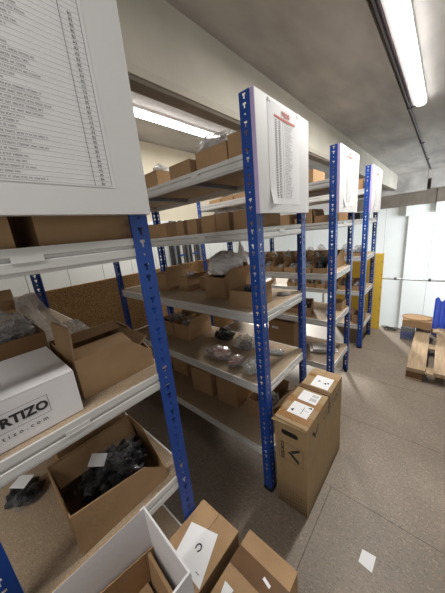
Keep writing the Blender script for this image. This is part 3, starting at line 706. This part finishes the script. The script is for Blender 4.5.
# tape round the middle and along the seam
b = NB(); add_box(b, -.0008, W_ + .003, .350, .392, H_ - .001, H_ + .004); add_box(b, W_ + .0005, W_ + .003, .352, .372, H_ - .13, H_ - .001); obj('tape', b, 'brown_tape', o)
for y0, y1 in ((.03, .10), (.18, .25), (.52, .56)):
    b = NB(); add_box(b, .0, W_, y0, y1, H_ - .0008, H_ + .0003); obj('tape', b, 'tape_shade', o)
for k, (x0, x1, y0, y1) in enumerate(((.044, .172, .078, .192), (.048, .170, .222, .330), (.058, .180, .408, .552))):
    b = NB(); add_box(b, x0, x1, y0, y1, H_ + .0004, H_ + .0009); lb = obj('paper_label', b, 'paper', o)
    TT = Matrix.Translation((0, 0, H_ + .0012))
    if k == 1: rs = [(x1 - .05 + i * .006, x1 - .047 + i * .006, y0 + .02, y0 + .055) for i in range(7)] + [(x1 - .05 + i * .006, x1 - .047 + i * .006, y0 + .065, y0 + .09) for i in range(7)]
    elif k == 0: rs = [(x1 - .05, x1 - .046, y0 + .02, y0 + .09), (x0 + .06, x1 - .01, y0 + .06, y0 + .062)]
    else: rs = [(x0 + .028, x0 + .05, y0 + .072, y0 + .077), (x0 + .036, x0 + .041, y0 + .064, y0 + .085)]
    rects_print('label_print', rs, 'print_grey' if k != 2 else 'print_black', TT, lb)
    if k == 0: q4('label_mark', [[(x0 + .012, y0 + .03), (x0 + .03, y0 + .05), (x0 + .03, y0 + .02)], [(x1 - .03, y0 + .095), (x1 - .01, y0 + .115 - .006), (x1 - .005, y0 + .09)]], 'print_black', TT, lb)
    if k == 2: q4('label_mark', [[(x1 - .05, y0 + .06), (x1 - .035, y0 + .08), (x1 - .028, y0 + .055)], [(x1 - .03, y0 + .075), (x1 - .018, y0 + .09), (x1 - .015, y0 + .065)]], 'print_black', TT, lb)

# carton with a white sheet on it
o = thing('label_carton', 'tan carton with a white sheet marked with a ring, in the aisle foreground', 'box', (.007, -1.17, 0))
b = NB(); add_box(b, 0, .202, 0, .592, 0, .595); obj('body', b, 'cardboard', o, bevel=.003)
b = NB(); add_box(b, -.001, .099, 0, .592, .5955, .600); obj('lid_flap', b, 'cardboard', o)
b = NB(); add_box(b, .101, .203, 0, .594, .5955, .600); obj('lid_flap', b, 'cardboard', o)
b = NB(); SH = [(.019, .497), (.143, .536), (.198, .372), (.062, .372)]
bm = NB(); vs = [bm.verts.new((x, y, .6012)) for x, y in ((.024, .496), (.055, .375), (.200, .377), (.144, .533))]; bm.faces.new(vs)
me = bpy.data.meshes.new('sheet'); bm.to_mesh(me); bm.free(); me.materials.append(M['paper']); sh = link('paper_sheet', me, o); b.free()
b = NB(); n = 22; a0 = Rd(-70); ring = []
for k in range(n + 1):
    a = a0 + Rd(300) * k / n
    ring.append([b.verts.new((.1130 + r * math.cos(a), .454 + r * 1.15 * math.sin(a), .6018)) for r in (.0080, .0130)])
for k in range(n): b.faces.new((ring[k][0], ring[k][1], ring[k + 1][1], ring[k + 1][0]))
obj('ring_mark', b, 'print_black', sh)
rects_print('small_print', [(.155, .172, .398, .401)], 'print_grey', Matrix.Translation((0, 0, .6018)), sh)
# taped carton beside it
o = thing('taped_carton', 'tan carton with wide brown tape across its top, bottom edge of picture', 'box', (.242, -1.14, 0))
b = NB(); add_box(b, 0, .207, 0, .599, 0, .595); obj('body', b, 'cardboard', o, bevel=.003)
b = NB(); add_box(b, 0, .207, .10, .493, .5955, .600); obj('lid_flap', b, 'cardboard', o)
b = NB(); add_box(b, 0, .207, .495, .599, .5955, .600); obj('lid_flap', b, 'cardboard', o)
b = NB(); add_box(b, -.001, .208, .47, .535, .6002, .6010); add_box(b, -.001, -.0002, .47, .535, .52, .6010); add_box(b, .2072, .208, .47, .535, .52, .6010); obj('tape', b, 'brown_tape', o)
b = NB(); add_slab(b, [(.12, .505, .6012), (.15, .498, .6012), (.152, .508, .6012), (.122, .515, .6012)], .0004); obj('paper_scrap', b, 'paper', o)
b = NB(); add_slab(b, [(.03, .38, .6012), (.06, .375, .6012), (.058, .42, .6012), (.02, .42, .6012)], .0004); obj('paper_scrap', b, 'paper', o)
# open white box standing on the two cartons
o = thing('open_white_box', 'open white cardboard box with brown boards inside, foreground bottom', 'box', (.130, -1.418, .6015), -.039)
b = NB(); t_ = .005; w_, d_, h_ = .213, .533, .4485
add_box(b, 0, w_, d_ - t_, d_, 0, h_); add_box(b, 0, w_, 0, t_, 0, h_); add_box(b, 0, t_, t_, d_ - t_, 0, h_); add_box(b, w_ - t_, w_, t_, d_ - t_, 0, h_); add_box(b, t_, w_ - t_, t_, d_ - t_, 0, t_)
obj('body', b, 'white_card', o)
b = NB()
for k in range(26):   # torn brown edge left along the rim
    y = .18 + k * .013; hh = .0012 + .0015 * abs(noise.noise(Vector((k * .7, 0, 0)))); add_box(b, .0004, .0040, y, y + .013, h_, h_ + hh)
obj('torn_edge', b, 'cardboard', o)
b = NB(); add_slab(b, [(.009, .02, .05), (.009, .526, .05), (.009, .526, .303), (.009, .02, .40)], .004); e = obj('inner_board', b, 'cardboard', o); e['label'] = 'brown board against the left wall inside'
b = NB(); add_box(b, .014, .200, .02, .49, .20, .205); e = obj('inner_board', b, 'cardboard', o); e['label'] = 'flat brown board lying inside'
b = NB(); add_slab(b, [(.016, .500, .05), (.200, .500, .05), (.200, .512, .303), (.016, .515, .303)], .009); e = obj('inner_board', b, 'cardboard', o); e['label'] = 'upright brown divider'

# scrap of paper on the floor
b = NB(); add_slab(b, [(.548, -.028, 0), (.613, -.036, 0), (.617, .050, .0), (.552, .042, 0)], .0008)
tag(obj('paper_scrap', b, 'paper', None, (0, 0, .0005)), 'white square scrap of paper lying on the grey floor', 'paper')

# ------------------------------------------------------------------ pallet and things at the far end
p = thing('wooden_pallet', 'wooden pallet lying on the floor at the right edge', 'pallet', (.555, 2.0, 0))
for i, (x, wd) in enumerate(((0, .165), (.232, .165), (.46, .12), (.64, .12), (.80, .165))):
    b = NB(); add_box(b, x, x + wd, 0, 1.40, .122, .144); obj('deck_board', b, 'pallet_wood', p, bevel=.003)
for y in (.0, .66, 1.26):
    b = NB(); add_box(b, 0, .965, y, y + .14, .1, .1215); obj('cross_board', b, 'pallet_wood', p, bevel=.003)
    for x in (.0, .41, .82):
        b = NB(); add_box(b, x, x + .145, y, y + .14, .0225, .0995); obj('block', b, 'pallet_block', p, bevel=.003)
for x in (0, .41, .82):
    b = NB(); add_box(b, x, x + .145, 0, 1.40, .0, .022); obj('base_board', b, 'pallet_wood', p, bevel=.002)
o = thing('flat_package', 'flat blue and grey package under the tan box behind the pallet', 'package', (.43, 3.20, 0))
o.location = (.385, 3.08, 0)
b = NB(); add_box(b, 0, .155, 0, .34, 0, .205); obj('body', b, 'steel_dark', o, bevel=.006)
b = NB(); add_box(b, .01, .15, -.002, 0, .03, .14); obj('printed_panel', b, 'blue_print', o)
o2 = thing('tan_box', 'tan box with a round cardboard disc on it behind the pallet', 'box', (.40, 3.08, .2005))
o2.location = (.395, 3.1, .2055)
b = NB(); add_box(b, 0, .33, 0, .28, 0, .105); obj('body', b, 'cardboard', o2, bevel=.003)
o = thing('cable_box', 'brown box between the pallet and the guard rail', 'box', (.56, 3.45, 0)); bpy.data.objects.remove(o)
d = thing('cardboard_disc', 'round flat cardboard disc lying on the tan box behind the pallet', 'disc', (.55, 3.25, .3112))
b = NB(); n = 32; R_ = .175
add_prism(b, [(R_ * math.cos(2 * PI * k / n), R_ * .78 * math.sin(2 * PI * k / n)) for k in range(n)], 'z', 0, .008); obj('disc', b, 'cardboard', d)
b = NB(); add_tube(b, [((R_ - .004) * math.cos(2 * PI * k / n), (R_ - .004) * .78 * math.sin(2 * PI * k / n), .009) for k in range(n + 1)], .003, 5); obj('rim', b, 'cardboard_shaded', d)
# blue plastic sheeting
s = thing('blue_plastic_sheet', 'folded blue plastic sheet standing behind the pallet at right edge', 'plastic sheet', (.78, 3.36, 0))
b = NB(); n = 48; lo, hi = [], []
for k in range(n + 1):
    u = k / n; x = -.055 + u * .5; yy = .018 * math.sin(u * 44) + .008 * math.sin(u * 97)
    lo.append(b.verts.new((x, yy, 0))); hi.append(b.verts.new((x * .97, yy * .8, .56 + .03 * math.sin(u * 31))))
for k in range(n): b.faces.new((lo[k], lo[k + 1], hi[k + 1], hi[k]))
so = obj('sheet', b, 'blue_film', s); md = so.modifiers.new('solid', 'SOLIDIFY'); md.thickness = .004
s.location = (.785, 3.465, 0)
# black cable coil near the edge
c = thing('cable_coil', 'small tangle of black cable on the floor edge by yellow board', 'cable', (.22, 3.40, 0))
b = NB(); pts = []
for k in range(90):
    a = k * .33; r = .05 + .02 * math.sin(k * .7); pts.append((r * math.cos(a) * 1.6 + .02 * math.sin(k * .05) * 2, r * math.sin(a), .008 + .022 * abs(math.sin(k * .21))))
add_tube(b, pts, .004, 5); obj('cable', b, 'black_rubber', c)
# yellow board
y_ = thing('yellow_board', 'tall yellow board standing behind the farthest rack', 'board', (-.66, 3.34, 0))
b = NB(); add_box(b, 0, .73, 0, .035, 0, 1.25); obj('panel', b, 'yellow_paint', y_, bevel=.003)
for k in range(6):
    b = NB(); add_tube(b, [(.715, -.0005, .12 + k * .2), (.715, -.006, .12 + k * .2)], .006, 8); obj('bolt', b, 'black_rubber', y_)
# guard rail at the edge of the floor
g = thing('guard_rail', 'grey tubular guard rail across the open edge beyond the pallet', 'railing', (0, 3.49, 0))
g.location = (0, 3.53, 0)
b = NB(); add_tube(b, [(-2.4, 0, .825), (3.2, 0, .815)], .013, 10); obj('rail_tube', b, 'galvanised', g)
for x in (.205, .62):
    b = NB(); add_tube(b, [(x, 0, .825), (x + .03, 0, .825)], .0225, 10); obj('coupling', b, 'conduit', g)
for x in (-2.3, -.9, 1.25, 2.6):
    b = NB(); add_tube(b, [(x, 0, -.2), (x, 0, .84)], .02, 10); add_box(b, x - .04, x + .04, -.029, -.02, -.2, -.05); obj('rail_post', b, 'galvanised', g)

# ------------------------------------------------------------------ ceiling lamps
def lamp(x, y0, y1, label, power):
    ln = y1 - y0; z = 3.13
    o = thing('ceiling_lamp', label, 'lamp', (x, y0, z), 0, 'long fluorescent ceiling lamps')
    b = NB(); add_prism(b, [(-.085, -.001), (.055, -.001), (.05, -.03), (-.055, -.05), (-.08, -.05)], 'y', 0, ln); obj('housing', b, 'lamp_body', o)
    b = NB(); add_box(b, -.0875, -.0855, 0, ln, -.05, -.001); obj('side_shadow', b, 'lamp_side_shadow', o)  # purple shadow on the left of the housing, painted as a thin strip
    b = NB(); n = 10; pr = [(.052 * math.cos(PI + PI * k / n), -.05 - .0 + .030 * math.sin(PI + PI * k / n)) for k in range(n + 1)]
    add_prism(b, [(p[0] + .0, p[1]) for p in pr], 'y', .01, ln - .01); obj('diffuser', b, 'tube_glow', o)
    ld = bpy.data.lights.new('lamp_light', 'AREA'); ld.shape = 'RECTANGLE'; ld.size = .10; ld.size_y = ln; ld.energy = power; ld.color = (1, .97, .92)
    lo = bpy.data.objects.new('lamp_light', ld); COL.objects.link(lo); lo.parent = o; lo.location = (0, ln / 2, -.086)
    return o
lamp(.36, .75, 3.19, 'bright fluorescent ceiling lamp above the aisle, upper right', 68)
lamp(-1.80, -.2, 2.45, 'bright fluorescent ceiling lamp beyond the concrete rib, above the racks', 30)
lamp(.36, -3.6, -1.2, 'fluorescent ceiling lamp over the aisle behind the camera', 26)
# conduit running on from the lamp
c = thing('ceiling_conduit', 'dark conduit on the ceiling running on from the aisle lamp', 'conduit', (.235, 0, 0))
b = NB(); add_tube(b, [(0, .6, 3.118), (0, 9.8, 3.118)], .011, 8); obj('pipe', b, 'conduit', c)
for y in (3.35, 5.6, 7.6):
    b = NB(); add_box(b, -.035, .035, y, y + .03, 3.112, 3.1295); add_box(b, -.02, .02, y - .01, y + .05, 3.10, 3.112); obj('clip', b, 'conduit', c)
